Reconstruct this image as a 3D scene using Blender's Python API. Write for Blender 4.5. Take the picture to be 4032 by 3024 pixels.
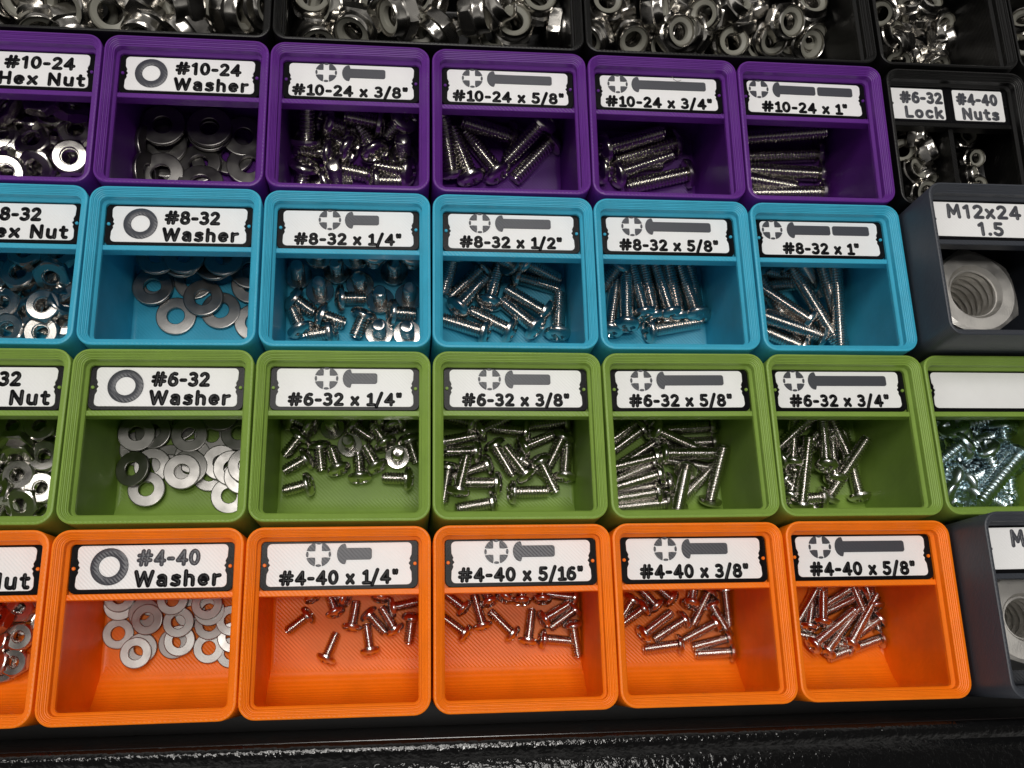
import bpy, math, random
from mathutils import Vector, Matrix

# ------------------------------------------------------------------ camera, world, lamps, exposure
S = 0.001                                   # everything below is written in millimetres
scene = bpy.context.scene
for o in list(bpy.data.objects):
    bpy.data.objects.remove(o)
COL = scene.collection
CAM = Vector((-5.3414, -73.7699, 222.972))
FPX = 3780.33                               # focal length in pixels of the 4032 px wide photograph
RW = ((0.994316, -0.025325, 0.103414), (0.004569, -0.960256, -0.279082), (0.106371, 0.277968, -0.954683))
cam_d = bpy.data.cameras.new('camera'); cam = bpy.data.objects.new('camera', cam_d); COL.objects.link(cam)
cam_d.sensor_fit = 'HORIZONTAL'; cam_d.sensor_width = 36.0; cam_d.lens = 36.0*FPX/4032.0
cam_d.clip_start = 0.005; cam_d.clip_end = 50.0
XR, YD, ZF = (Vector(r) for r in RW)        # image right, image down, forward in the world
M4 = Matrix(((XR.x, -YD.x, -ZF.x, CAM.x*S), (XR.y, -YD.y, -ZF.y, CAM.y*S), (XR.z, -YD.z, -ZF.z, CAM.z*S), (0, 0, 0, 1)))
cam.matrix_world = M4
scene.camera = cam
cam_d.dof.use_dof = False

world = bpy.data.worlds.new('World'); scene.world = world; world.use_nodes = True
wn, wl = world.node_tree.nodes, world.node_tree.links
wb = wn['Background']; wb.inputs['Strength'].default_value = 1.0
# a dim room: dark ceiling, paler walls, brighter towards the left and the back
tcw = wn.new('ShaderNodeTexCoord'); sxw = wn.new('ShaderNodeSeparateXYZ'); wl.new(tcw.outputs['Generated'], sxw.inputs[0])
rmp = wn.new('ShaderNodeValToRGB'); wl.new(sxw.outputs['Z'], rmp.inputs['Fac'])
e = rmp.color_ramp.elements
e[0].position = 0.0; e[0].color = (0.85, 0.82, 0.78, 1); e[1].position = 0.80; e[1].color = (0.050, 0.048, 0.046, 1)
k = e.new(0.45); k.color = (0.62, 0.60, 0.57, 1)
dtw = wn.new('ShaderNodeVectorMath'); dtw.operation = 'DOT_PRODUCT'; dtw.inputs[1].default_value = (-0.75, -0.15, 0.0); wl.new(tcw.outputs['Generated'], dtw.inputs[0])
mrw = wn.new('ShaderNodeMapRange'); mrw.inputs[1].default_value = -1; mrw.inputs[2].default_value = 1; mrw.inputs[3].default_value = 0.5; mrw.inputs[4].default_value = 1.35
wl.new(dtw.outputs['Value'], mrw.inputs[0])
mlw = wn.new('ShaderNodeVectorMath'); mlw.operation = 'SCALE'; wl.new(rmp.outputs['Color'], mlw.inputs[0]); wl.new(mrw.outputs[0], mlw.inputs['Scale'])
wl.new(mlw.outputs[0], wb.inputs['Color'])

def lamp(name, loc, size, sy, power, target=(15, 0, 0), color=(1, 0.965, 0.92)):
    d = bpy.data.lights.new(name, 'AREA'); d.shape = 'RECTANGLE'; d.size = size*S; d.size_y = sy*S
    d.energy = power; d.color = color
    o = bpy.data.objects.new(name, d); COL.objects.link(o)
    o.location = Vector(loc)*S
    o.rotation_euler = (Vector(target)-Vector(loc)).to_track_quat('-Z', 'Y').to_euler()
    return o
lamp('ceiling_lamp', (-90, 310, 900), 620, 110, 2.2)
lamp('ceiling_lamp', (-30, 140, 950), 350, 110, 1.8)
lamp('ceiling_lamp', (25, -120, 950), 210, 110, 2.1)

vs = scene.view_settings
vs.view_transform = 'Standard'; vs.look = 'None'; vs.gamma = 1.0; vs.use_curve_mapping = False; vs.exposure = 0.0
scene.render.engine = 'CYCLES'

# ------------------------------------------------------------------ materials
def mat(name, base, rough=0.5, metal=0.0, spec=0.5, bump=None, var=0.0, coat=0.0, hue=0.0):
    m = bpy.data.materials.new(name); m.use_nodes = True
    nt = m.node_tree; N = nt.nodes; L = nt.links
    p = N['Principled BSDF']
    p.inputs['Base Color'].default_value = (*base, 1); p.inputs['Roughness'].default_value = rough
    p.inputs['Metallic'].default_value = metal; p.inputs['Specular IOR Level'].default_value = spec
    p.inputs['Coat Weight'].default_value = coat
    tc = N.new('ShaderNodeTexCoord')
    if var:
        n = N.new('ShaderNodeTexNoise'); n.inputs['Scale'].default_value = 260; n.inputs['Detail'].default_value = 6
        L.new(tc.outputs['Object'], n.inputs['Vector'])
        r = N.new('ShaderNodeMapRange'); r.inputs[1].default_value = 0.3; r.inputs[2].default_value = 0.7
        r.inputs[3].default_value = rough-var; r.inputs[4].default_value = rough+var
        L.new(n.outputs['Fac'], r.inputs[0]); L.new(r.outputs[0], p.inputs['Roughness'])
    if hue:
        n2 = N.new('ShaderNodeTexNoise'); n2.inputs['Scale'].default_value = 90; n2.inputs['Detail'].default_value = 8; n2.inputs['Roughness'].default_value = 0.65
        L.new(tc.outputs['Object'], n2.inputs['Vector'])
        r2 = N.new('ShaderNodeMapRange'); r2.inputs[1].default_value = 0.25; r2.inputs[2].default_value = 0.75; r2.inputs[3].default_value = 1-hue; r2.inputs[4].default_value = 1+hue
        L.new(n2.outputs['Fac'], r2.inputs[0])
        sc = N.new('ShaderNodeVectorMath'); sc.operation = 'SCALE'; sc.inputs[0].default_value = base; L.new(r2.outputs[0], sc.inputs['Scale'])
        L.new(sc.outputs[0], p.inputs['Base Color'])
    if bump:
        bump(nt, tc, p)
    return m

def noise_bump(scale, dist, strength=1.0, detail=3):
    def f(nt, tc, p):
        n = nt.nodes.new('ShaderNodeTexNoise'); n.inputs['Scale'].default_value = scale; n.inputs['Detail'].default_value = detail
        b = nt.nodes.new('ShaderNodeBump'); b.inputs['Distance'].default_value = dist*S; b.inputs['Strength'].default_value = strength
        nt.links.new(tc.outputs['Object'], n.inputs['Vector']); nt.links.new(n.outputs['Fac'], b.inputs['Height'])
        nt.links.new(b.outputs['Normal'], p.inputs['Normal'])
    return f

def print_bump(nt, tc, p):
    """printed plastic: layer lines on the walls, diagonal raster on the level faces"""
    N, L = nt.nodes, nt.links
    g = N.new('ShaderNodeNewGeometry')
    w1 = N.new('ShaderNodeTexWave'); w1.wave_type = 'BANDS'; w1.bands_direction = 'Z'
    w1.inputs['Scale'].default_value = 520; w1.inputs['Distortion'].default_value = 0.8; w1.inputs['Detail'].default_value = 2
    w1.inputs['Detail Scale'].default_value = 0.15
    w2 = N.new('ShaderNodeTexWave'); w2.wave_type = 'BANDS'; w2.bands_direction = 'DIAGONAL'
    mp = N.new('ShaderNodeMapping'); mp.inputs['Scale'].default_value = (1, 1, 0)
    w2.inputs['Scale'].default_value = 590; w2.inputs['Distortion'].default_value = 0.5; w2.inputs['Detail'].default_value = 1
    L.new(tc.outputs['Object'], w1.inputs['Vector']); L.new(tc.outputs['Object'], mp.inputs['Vector']); L.new(mp.outputs[0], w2.inputs['Vector'])
    sx = N.new('ShaderNodeSeparateXYZ'); L.new(g.outputs['True Normal'], sx.inputs[0])
    ab = N.new('ShaderNodeMath'); ab.operation = 'ABSOLUTE'; L.new(sx.outputs['Z'], ab.inputs[0])
    gt = N.new('ShaderNodeMath'); gt.operation = 'GREATER_THAN'; gt.inputs[1].default_value = 0.95; L.new(ab.outputs[0], gt.inputs[0])
    mx = N.new('ShaderNodeMix'); mx.data_type = 'FLOAT'
    L.new(gt.outputs[0], mx.inputs['Factor']); L.new(w1.outputs['Fac'], mx.inputs['A']); L.new(w2.outputs['Fac'], mx.inputs['B'])
    b = N.new('ShaderNodeBump'); b.inputs['Distance'].default_value = 0.06*S; b.inputs['Strength'].default_value = 0.6
    L.new(mx.outputs['Result'], b.inputs['Height'])
    n = N.new('ShaderNodeTexNoise'); n.inputs['Scale'].default_value = 900; n.inputs['Detail'].default_value = 3
    L.new(tc.outputs['Object'], n.inputs['Vector'])
    b2 = N.new('ShaderNodeBump'); b2.inputs['Distance'].default_value = 0.05*S; b2.inputs['Strength'].default_value = 0.4
    L.new(n.outputs['Fac'], b2.inputs['Height']); L.new(b.outputs['Normal'], b2.inputs['Normal'])
    L.new(b2.outputs['Normal'], p.inputs['Normal'])

def raster_bump(nt, tc, p):
    """printed label face: fine diagonal raster with a few deeper scratches"""
    N, L = nt.nodes, nt.links
    w2 = N.new('ShaderNodeTexWave'); w2.wave_type = 'BANDS'; w2.bands_direction = 'DIAGONAL'
    mp = N.new('ShaderNodeMapping'); mp.inputs['Scale'].default_value = (1, 1, 0)
    w2.inputs['Scale'].default_value = 680; w2.inputs['Distortion'].default_value = 1.2; w2.inputs['Detail'].default_value = 3
    L.new(tc.outputs['Object'], mp.inputs['Vector']); L.new(mp.outputs[0], w2.inputs['Vector'])
    b = N.new('ShaderNodeBump'); b.inputs['Distance'].default_value = 0.05*S; b.inputs['Strength'].default_value = 0.55
    L.new(w2.outputs['Fac'], b.inputs['Height']); L.new(b.outputs['Normal'], p.inputs['Normal'])

def scratch_bump(nt, tc, p):
    N, L = nt.nodes, nt.links
    n = N.new('ShaderNodeTexNoise'); n.inputs['Scale'].default_value = 700; n.inputs['Detail'].default_value = 5; n.inputs['Roughness'].default_value = 0.7
    mp = N.new('ShaderNodeMapping'); mp.inputs['Scale'].default_value = (1, 0.25, 1); mp.inputs['Rotation'].default_value = (0, 0, 0.6)
    L.new(tc.outputs['Object'], mp.inputs['Vector']); L.new(mp.outputs[0], n.inputs['Vector'])
    b = N.new('ShaderNodeBump'); b.inputs['Distance'].default_value = 0.03*S; b.inputs['Strength'].default_value = 0.6
    L.new(n.outputs['Fac'], b.inputs['Height']); L.new(b.outputs['Normal'], p.inputs['Normal'])

PLA = {
    'purple': mat('purple_plastic', (0.115, 0.021, 0.235), 0.33, spec=0.30, hue=0.12, bump=print_bump),
    'blue': mat('blue_plastic', (0.048, 0.40, 0.58), 0.36, spec=0.30, hue=0.12, bump=print_bump),
    'green': mat('green_plastic', (0.215, 0.34, 0.058), 0.37, spec=0.30, hue=0.12, bump=print_bump),
    'orange': mat('orange_plastic', (0.95, 0.205, 0.004), 0.37, spec=0.30, hue=0.12, bump=print_bump),
    'black': mat('black_plastic', (0.004, 0.004, 0.004), 0.34, spec=0.3, bump=print_bump),
    'dark grey': mat('grey_plastic', (0.031, 0.036, 0.047), 0.42, bump=print_bump),
}
WHITE = mat('white_label_plastic', (0.90, 0.90, 0.90), 0.40, hue=0.04, bump=raster_bump)
BLACK = mat('black_label_plastic', (0.005, 0.005, 0.006), 0.22, spec=0.14, bump=noise_bump(1500, 0.02, 0.5))
GREY = mat('grey_ink_plastic', (0.055, 0.058, 0.070), 0.35, bump=raster_bump)
STEEL = mat('stainless_steel', (0.62, 0.595, 0.56), 0.20, 1.0, var=0.03)
POLISH = mat('polished_stainless', (0.56, 0.54, 0.505), 0.22, 1.0, var=0.05, bump=noise_bump(300, 0.03, 0.4))
WASH = mat('tumbled_stainless', (0.31, 0.30, 0.285), 0.37, 1.0, var=0.08, bump=scratch_bump)
ZINC = mat('zinc_plated_steel', (0.60, 0.71, 0.75), 0.27, 1.0, var=0.05)
COARSE = mat('cast_stainless', (0.80, 0.78, 0.74), 0.55, 1.0, var=0.1, bump=noise_bump(2500, 0.05, 1.0))
NYLON = mat('white_nylon', (0.27, 0.265, 0.225), 0.40)
PAINT = mat('black_powder_coat', (0.004, 0.004, 0.0042), 0.13, bump=noise_bump(720, 0.26, 1.0, 2))
FLOORM = mat('dull_black_paint', (0.006, 0.006, 0.006), 0.6)
PAINT2 = mat('black_gloss_paint', (0.013, 0.010, 0.010), 0.20, bump=noise_bump(250, 0.02, 0.4))

# ------------------------------------------------------------------ mesh helpers
class MB:
    def __init__(s): s.v = []; s.f = []
    def ring_stack(s, rings, cap0=False, cap1=False, close=True):
        n = len(rings[0]); b = len(s.v)
        for r in rings: s.v += r
        for k in range(len(rings)-1):
            for i in range(n if close else n-1):
                j = (i+1) % n
                s.f.append((b+k*n+i, b+k*n+j, b+(k+1)*n+j, b+(k+1)*n+i))
        if cap0: s.f.append(tuple(b+i for i in reversed(range(n))))
        if cap1: s.f.append(tuple(b+(len(rings)-1)*n+i for i in range(n)))
    def box(s, x0, x1, y0, y1, z0, z1):
        b = len(s.v)
        s.v += [(x0,y0,z0),(x1,y0,z0),(x1,y1,z0),(x0,y1,z0),(x0,y0,z1),(x1,y0,z1),(x1,y1,z1),(x0,y1,z1)]
        s.f += [tuple(b+i for i in q) for q in ((0,3,2,1),(4,5,6,7),(0,1,5,4),(1,2,6,5),(2,3,7,6),(3,0,4,7))]
    def prism(s, poly, z0, z1, bev=0.0):
        if bev:
            cx = sum(p[0] for p in poly)/len(poly); cy = sum(p[1] for p in poly)/len(poly)
            ins = inset_poly(poly, bev)
            s.ring_stack([[(x,y,z0) for x,y in poly], [(x,y,z1-bev) for x,y in poly], [(x,y,z1) for x,y in ins]], True, True)
        else:
            s.ring_stack([[(x,y,z0) for x,y in poly], [(x,y,z1) for x,y in poly]], True, True)
    def mesh(s, name, m, angle=35, smooth=True):
        me = bpy.data.meshes.new(name)
        me.from_pydata([(x*S, y*S, z*S) for x, y, z in s.v], [], s.f)
        me.materials.append(m)
        if smooth:
            me.polygons.foreach_set('use_smooth', [True]*len(me.polygons))
            me.set_sharp_from_angle(angle=math.radians(angle))
        me.update()
        return me

def inset_poly(poly, d):
    out = []; n = len(poly)
    for i in range(n):
        a, b, c = Vector(poly[i-1]), Vector(poly[i]), Vector(poly[(i+1) % n])
        e1 = (b-a).normalized(); e2 = (c-b).normalized()
        n1 = Vector((-e1.y, e1.x)); n2 = Vector((-e2.y, e2.x)); m = (n1+n2)
        m = m/max(m.length_squared, 1e-6)*2
        out.append((b.x+m.x*d, b.y+m.y*d))
    return out

def obj(name, me, parent=None, loc=None, rot=None):
    o = bpy.data.objects.new(name, me); COL.objects.link(o)
    if parent: o.parent = parent
    if loc: o.location = Vector(loc)*S
    if rot: o.rotation_euler = rot
    return o
def empty(name, loc=(0, 0, 0)):
    o = bpy.data.objects.new(name, None); COL.objects.link(o); o.location = Vector(loc)*S; o.empty_display_size = 0.005
    return o
def tag(o, label, cat, group=None):
    o['label'] = label; o['category'] = cat
    if group: o['group'] = group

# photograph pixel -> point at height z (how the places of the fasteners were measured)
def at(u, v, z):
    d = XR*((u-2016)/FPX) + YD*((v-1512)/FPX) + ZF
    return CAM + d*((z-CAM.z)/d.z)
def px(P):
    d = Vector(P)-CAM; c = d.dot(ZF)
    return 2016+FPX*d.dot(XR)/c, 1512+FPX*d.dot(YD)/c

# ------------------------------------------------------------------ storage bins
H = 45.8; FLOOR = -38.8; WALL = 1.2; RAMP = 12.0
def rrect(hx, hy, r, z, n=7):
    pts = []
    for cx, cy, a0 in ((hx-r, hy-r, 0), (-hx+r, hy-r, 90), (-hx+r, -hy+r, 180), (hx-r, -hy+r, 270)):
        for k in range(n+1):
            a = math.radians(a0+90*k/n)
            pts.append((cx+r*math.cos(a), cy+r*math.sin(a), z))
    return pts
def bin_mesh(name, m, nx=1, ny=1, extra=0.0, divider=False, scoop=True, lift=0.0):
    """printed bin, rim at z = 0: stepped foot, wall, stepped stacking lip, cavity with a front ramp"""
    hx, hy, R = 42*nx/2-0.25, 42*ny/2-0.25, 3.75
    z0 = -H-extra; fl = z0+7+lift
    prof = [(2.95, z0), (2.15, z0+.8), (2.15, z0+2.6), (0.0, z0+4.75), (0, z0+6), (0, -20), (0, -0.35), (0.1, -0.1), (0.32, 0.0), (0.55, 0.0)]
    n = 5
    for k in range(n):                       # the 45 degree lip, printed in visible steps
        i0 = 0.55+1.45*k/n; zz = -1.75*(k+1)/n
        prof += [(i0+0.08, zz+0.05), (i0+0.22, zz)]
    prof += [(2.05, -1.9), (2.05, -3.55), (2.2, -3.7), (2.7, -4.25), (2.7, -5.4), (1.2, -6.9), (1.2, fl+1.2), (1.55, fl+.35), (2.4, fl)]
    b = MB()
    rings = [rrect(hx-i, hy-i, max(R-i, 0.6), z) for i, z in prof]
    b.ring_stack(rings, True, True)
    if scoop:
        seg = 12; yf = -hy+1.0; fr = []
        for k in range(seg+1):
            a = math.pi/2*k/seg
            fr.append((yf+RAMP-RAMP*math.sin(a), fl-0.03+RAMP-RAMP*math.cos(a)))
        poly = [(yf+RAMP, fl-1.5)] + fr + [(yf, fl-1.5)]
        w = hx-1.05
        r0 = [(-w, y, z) for y, z in poly]; r1 = [(w, y, z) for y, z in poly]
        b.ring_stack([r0, r1], True, True)
    if divider:
        b.box(-0.7, 0.7, -hy+0.8, hy-0.8, fl-1, -5.9)
    return b.mesh(name, m, 30)
def shelf_mesh(m, hy=20.75):
    """label shelf: plate under the label, raised front bar, two small tabs that hold the label"""
    b = MB(); w = 19.6; yb = hy-1.0; yf = hy-15.1
    poly = [(yf, -8.0), (yf, -4.95), (yf+.12, -4.8), (yf+1.2, -4.8), (yf+1.32, -4.95), (yf+1.32, -6.25), (yb, -6.25), (yb, -22.0), (yf+.8, -8.0)]
    b.ring_stack([[(-w, y, z) for y, z in poly], [(w, y, z) for y, z in poly]], True, True)
    for sx in (-1, 1):                       # fillets where the bar meets the walls, and the tabs
        tri = [(sx*19.6, yf+1.25), (sx*18.2, yf+1.25), (sx*19.6, yf+2.6)]
        if sx < 0: tri = tri[::-1]
        b.prism(tri, -6.2, -4.85)
        c = [(sx*17.15+0.42*math.cos(t*math.pi/5), yf+7.0+0.42*math.sin(t*math.pi/5)) for t in range(10)]
        b.prism(c, -6.2, -4.55, 0.12)
    return b.mesh('label_shelf', m, 30)

def arc(cx, cy, rx, ry, a0, a1, n=12):
    return [(cx+rx*math.cos(math.radians(a0+(a1-a0)*k/n)), cy+ry*math.sin(math.radians(a0+(a1-a0)*k/n))) for k in range(n+1)]
GL = {  # strokes of every character, cap height 1
    '#': (1.0, [[(.25, 0), (.38, 1)], [(.62, 0), (.75, 1)], [(.06, .32), (.92, .32)], [(.08, .68), (.95, .68)]]),
    '0': (.66, [arc(.33, .5, .28, .48, 90, 450, 18)]),
    '1': (.46, [[(.08, .80), (.30, .97), (.30, .0)]]),
    '2': (.62, [arc(.31, .72, .25, .26, 155, -35, 9) + [(.06, .02), (.60, .02)]]),
    '3': (.60, [arc(.27, .75, .25, .23, 130, -90, 9), arc(.27, .27, .29, .26, 90, -140, 10)]),
    '4': (.70, [[(.50, 0), (.50, .97), (.05, .28), (.68, .28)]]),
    '5': (.60, [[(.54, .98), (.14, .98), (.11, .58)] + arc(.27, .30, .29, .30, 115, -145, 10)]),
    '6': (.64, [[(.54, .93), (.38, .97), (.2, .85), (.08, .55), (.06, .3)], arc(.33, .30, .27, .29, 0, 360, 16)]),
    '8': (.64, [arc(.32, .75, .23, .23, 0, 360, 14), arc(.32, .26, .28, .26, 0, 360, 14)]),
    '-': (.42, [[(.06, .42), (.36, .42)]]),
    '/': (.46, [[(.02, -.16), (.44, 1.08)]]),
    '"': (.36, [[(.07, 1.0), (.09, .78)], [(.28, 1.0), (.26, .78)]]),
    '.': (.16, [[(.07, .04), (.10, .04)]]),
    ' ': (.22, []),
    'x': (.54, [[(.05, .66), (.50, .02)], [(.49, .66), (.04, .02)]]),
    'H': (.68, [[(.07, 0), (.07, 1)], [(.62, 0), (.62, 1)], [(.07, .5), (.62, .5)]]),
    'e': (.60, [[(.07, .37), (.53, .37)] + arc(.30, .35, .24, .33, 5, 310, 12)]),
    'N': (.72, [[(.07, 0), (.07, 1), (.64, 0), (.64, 1)]]),
    'u': (.58, [[(.07, .68), (.07, .25)] + arc(.28, .23, .21, .23, 180, 350, 7) + [(.50, .68)], [(.50, .68), (.50, 0)]]),
    't': (.42, [[(.17, .92), (.17, .18), (.24, .03), (.38, .02)], [(.02, .66), (.38, .66)]]),
    'W': (1.06, [[(.04, 1), (.27, 0), (.52, .94), (.78, 0), (1.01, 1)]]),
    'a': (.58, [arc(.27, .5, .2, .2, 150, 0, 6) + [(.48, 0)], arc(.26, .20, .2, .19, 0, 360, 12)]),
    's': (.52, [[(.45, .60), (.3, .68), (.12, .62), (.10, .47), (.28, .36), (.44, .26), (.42, .07), (.24, 0), (.05, .07)]]),
    'h': (.58, [[(.07, 0), (.07, 1)], [(.07, .42)] + arc(.28, .42, .22, .25, 160, 0, 6) + [(.50, 0)]]),
    'r': (.42, [[(.07, 0), (.07, .68)], [(.07, .45), (.18, .62), (.39, .66)]]),
    'M': (.86, [[(.06, 0), (.10, 1), (.42, .28), (.74, 1), (.79, 0)]]),
    'L': (.52, [[(.07, 1), (.07, .02), (.50, .02)]]),
    'o': (.60, [arc(.30, .34, .24, .33, 0, 360, 14)]),
    'c': (.52, [arc(.30, .34, .24, .33, 45, 315, 11)]),
    'k': (.56, [[(.07, 0), (.07, 1)], [(.48, .68), (.1, .3)], [(.2, .4), (.52, 0)]]),
}
def add_stroke(b, pts, r, hgt, z):
    """rounded raised bead of printed plastic along a polyline"""
    for i in range(1, len(pts)-1):
        a, c = Vector(pts[i])-Vector(pts[i-1]), Vector(pts[i+1])-Vector(pts[i])
        if a.length > 1e-6 and c.length > 1e-6 and a.angle(c) > math.radians(48):
            add_stroke(b, pts[:i+1], r, hgt, z); add_stroke(b, pts[i:], r, hgt*1.02, z); return
    P = [Vector(p) for p in pts]
    closed = (P[0]-P[-1]).length < 1e-4
    if not closed:
        d0 = (P[0]-P[1]).normalized(); d1 = (P[-1]-P[-2]).normalized()
    rings = []; nc = 7
    def ring(c, t, s):
        nrm = Vector((-t.y, t.x))
        return [(c.x+nrm.x*r*s*math.cos(a), c.y+nrm.y*r*s*math.cos(a), z+hgt*s*math.sin(a)) for a in [math.pi*k/(nc-1) for k in range(nc)]]
    n = len(P)
    for i in range(n):
        a = P[i-1] if i else (P[-2] if closed else P[0]); c = P[i+1] if i < n-1 else (P[1] if closed else P[-1])
        t1 = P[i]-a; t2 = c-P[i]
        t = (t1.normalized() if t1.length > 1e-6 else Vector((0, 0))) + (t2.normalized() if t2.length > 1e-6 else Vector((0, 0)))
        t = t.normalized() if t.length > 1e-6 else Vector((1, 0))
        rings.append(ring(P[i], t, 1.0))
        if i in (0, n-1) and not closed:
            dd = d0 if i == 0 else d1; ext = []
            for s, e in ((0.87, .5), (0.5, .87), (0.04, 1.0)):
                ext.append(ring(P[i]+dd*r*e, t, s))
            if i == 0: rings = ext[::-1]+rings
            else: rings += ext
    b.ring_stack(rings, close=False)
def text_mb(b, txt, x0, x1, base, cap, r=0.40, serif1=False, hgt=0.3, z=0.0):
    gap = 0.26
    w = sum(GL[c][0]+gap for c in txt)-gap
    sx = (x1-x0-2*r)/w; sy = cap-2*r; x = x0+r
    for c in txt:
        adv, strokes = GL[c]
        st = list(strokes)
        if c == '1' and serif1: st = st+[[(.06, .0), (.54, .0)]]
        for s in st:
            add_stroke(b, [(x+px_*sx, base+r+py*sy) for px_, py in s], r, hgt, z)
        x += (adv+gap)*sx
    return b
def face_poly(w, h, inset=0.85, notch=True, left=True, right=True):
    """white inset of a label: rounded corners, a small brace-shaped nick in the middle of each short side"""
    x0, x1, y0, y1 = -w/2+(1.45 if left else .25), w/2-(1.45 if right else .25), 0.92, h-0.98
    P = []
    r = 1.05 if notch else 0.5
    P += arc(x1-r, y0+r, r, r, -90, 0, 4)
    ym = (y0+y1)/2
    if notch and right: P += [(x1-.08, ym-2.0), (x1-.5, ym-1.1), (x1-.35, ym-.55), (x1-.75, ym), (x1-.35, ym+.55), (x1-.5, ym+1.1), (x1-.08, ym+2.0)]
    P += arc(x1-r, y1-r, r, r, 0, 90, 4)
    P += arc(x0+r, y1-r, r, r, 90, 180, 4)
    if notch and left: P += [(x0+.08, ym+2.0), (x0+.5, ym+1.1), (x0+.35, ym+.55), (x0+.75, ym), (x0+.35, ym-.55), (x0+.5, ym-1.1), (x0+.08, ym-2.0)]
    P += arc(x0+r, y0+r, r, r, 180, 270, 4)
    return P
LH = 11.6
def drive_icon(b, cx, cy, R=2.85):
    """round screw head seen from above, cross cut out: four ring pieces"""
    w = 0.25*R; aw = math.degrees(math.asin(w/R))+3
    for q in range(4):
        c, sn = math.cos(q*math.pi/2), math.sin(q*math.pi/2)
        base = [(R*math.cos(math.radians(aw+(90-2*aw)*k/8)), R*math.sin(math.radians(aw+(90-2*aw)*k/8))) for k in range(9)]+[(w, .62*R), (w*1.08, w*1.08), (.62*R, w)]
        b.prism([(cx+x*c-y*sn, cy+x*sn+y*c) for x, y in base], 0, 0.22, 0.05)
        dot = [(R*.90+.30*math.cos(k*math.pi/4), .66*math.sin(k*math.pi/4)) for k in range(8)]
        b.prism([(cx+x*c-y*sn, cy+x*sn+y*c) for x, y in dot], 0, 0.21, 0.05)
def screw_icon(b, x0, x1, cy, brk=None):
    hd = arc(x0+1.75, cy, 1.75, 2.35, 90, 270, 10); sh = 1.35
    def capsule_end(xe): return arc(xe-.6, cy-sh+.6, .6, .6, -90, 0, 4)+arc(xe-.6, cy+sh-.6, .6, .6, 0, 90, 4)
    xa = brk[0] if brk else x1
    b.prism(hd+[(x0+1.95, cy-2.2), (x0+2.2, cy-sh)]+capsule_end(xa)+[(x0+2.2, cy+sh), (x0+1.95, cy+2.2)], 0, 0.22, 0.06)
    if brk:
        xb = brk[1]
        b.prism(arc(xb+.6, cy+sh-.6, .6, .6, 90, 180, 4)+arc(xb+.6, cy-sh+.6, .6, .6, 180, 270, 4)+capsule_end(x1), 0, 0.22, 0.06)
def ring_icon(b, cx, cy, R, r):
    n = 40
    def c(q, z): return [(cx+q*math.cos(2*math.pi*k/n), cy+q*math.sin(2*math.pi*k/n), z) for k in range(n)]
    b.ring_stack([c(R, 0), c(R, .18), c(R-.07, .22), c(r+.07, .22), c(r, .18), c(r, 0)])

LR = random.Random(21)
def label_plate(parent, spec, hy=20.75):
    yb = hy-13.75; z = -5.0
    w = spec.get('w', 36.0); cx = spec.get('cx', 0.0)
    b = MB(); b.prism([(x, y) for x, y, _ in [(p[0], p[1]+LH/2, 0) for p in rrect(w/2, LH/2, 1.6 if w > 20 else .4, 0, 5)]], -1.2, 0, 0.12)
    pl = obj('label_plate', b.mesh('label_plate', BLACK, 40), parent, (cx+LR.uniform(-.12, .12), yb+LR.uniform(-.06, .06), z), (0, 0, LR.uniform(-.006, .006)))
    b = MB(); b.prism(face_poly(w, LH, notch=w > 20, left=spec.get('le', True), right=spec.get('re', True)), -0.4, 0.16, 0.05)
    obj('label_face', b.mesh('label_face', WHITE, 40), pl)
    L0 = -w/2
    for i, t in enumerate(spec.get('text', [])):
        txt, x0, x1, base, cap, kind = t
        b = MB(); text_mb(b, txt, L0+x0, L0+x1, base, cap, 0.49 if cap > 3.7 else 0.44, kind == 's', 0.26)
        obj('lettering', b.mesh('lettering', GREY if kind == 'g' else BLACK, 60), pl, (0, 0, 0.15))
    if 'ring' in spec:
        b = MB(); ring_icon(b, L0+spec['ring'][0], spec['ring'][1], 4.15, 2.3); obj('washer_icon', b.mesh('washer_icon', GREY, 40), pl, (0, 0, 0.15))
    if 'drive' in spec:
        b = MB(); drive_icon(b, L0+spec['drive'], 8.1); obj('drive_icon', b.mesh('drive_icon', GREY, 40), pl, (0, 0, 0.15))
        s = spec['screw']; brk = (L0+s[1], L0+s[2]) if len(s) == 4 else None
        b = MB(); screw_icon(b, L0+s[0], L0+s[-1], 8.1, brk); obj('screw_icon', b.mesh('screw_icon', GREY, 40), pl, (0, 0, 0.15))
    return pl

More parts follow.
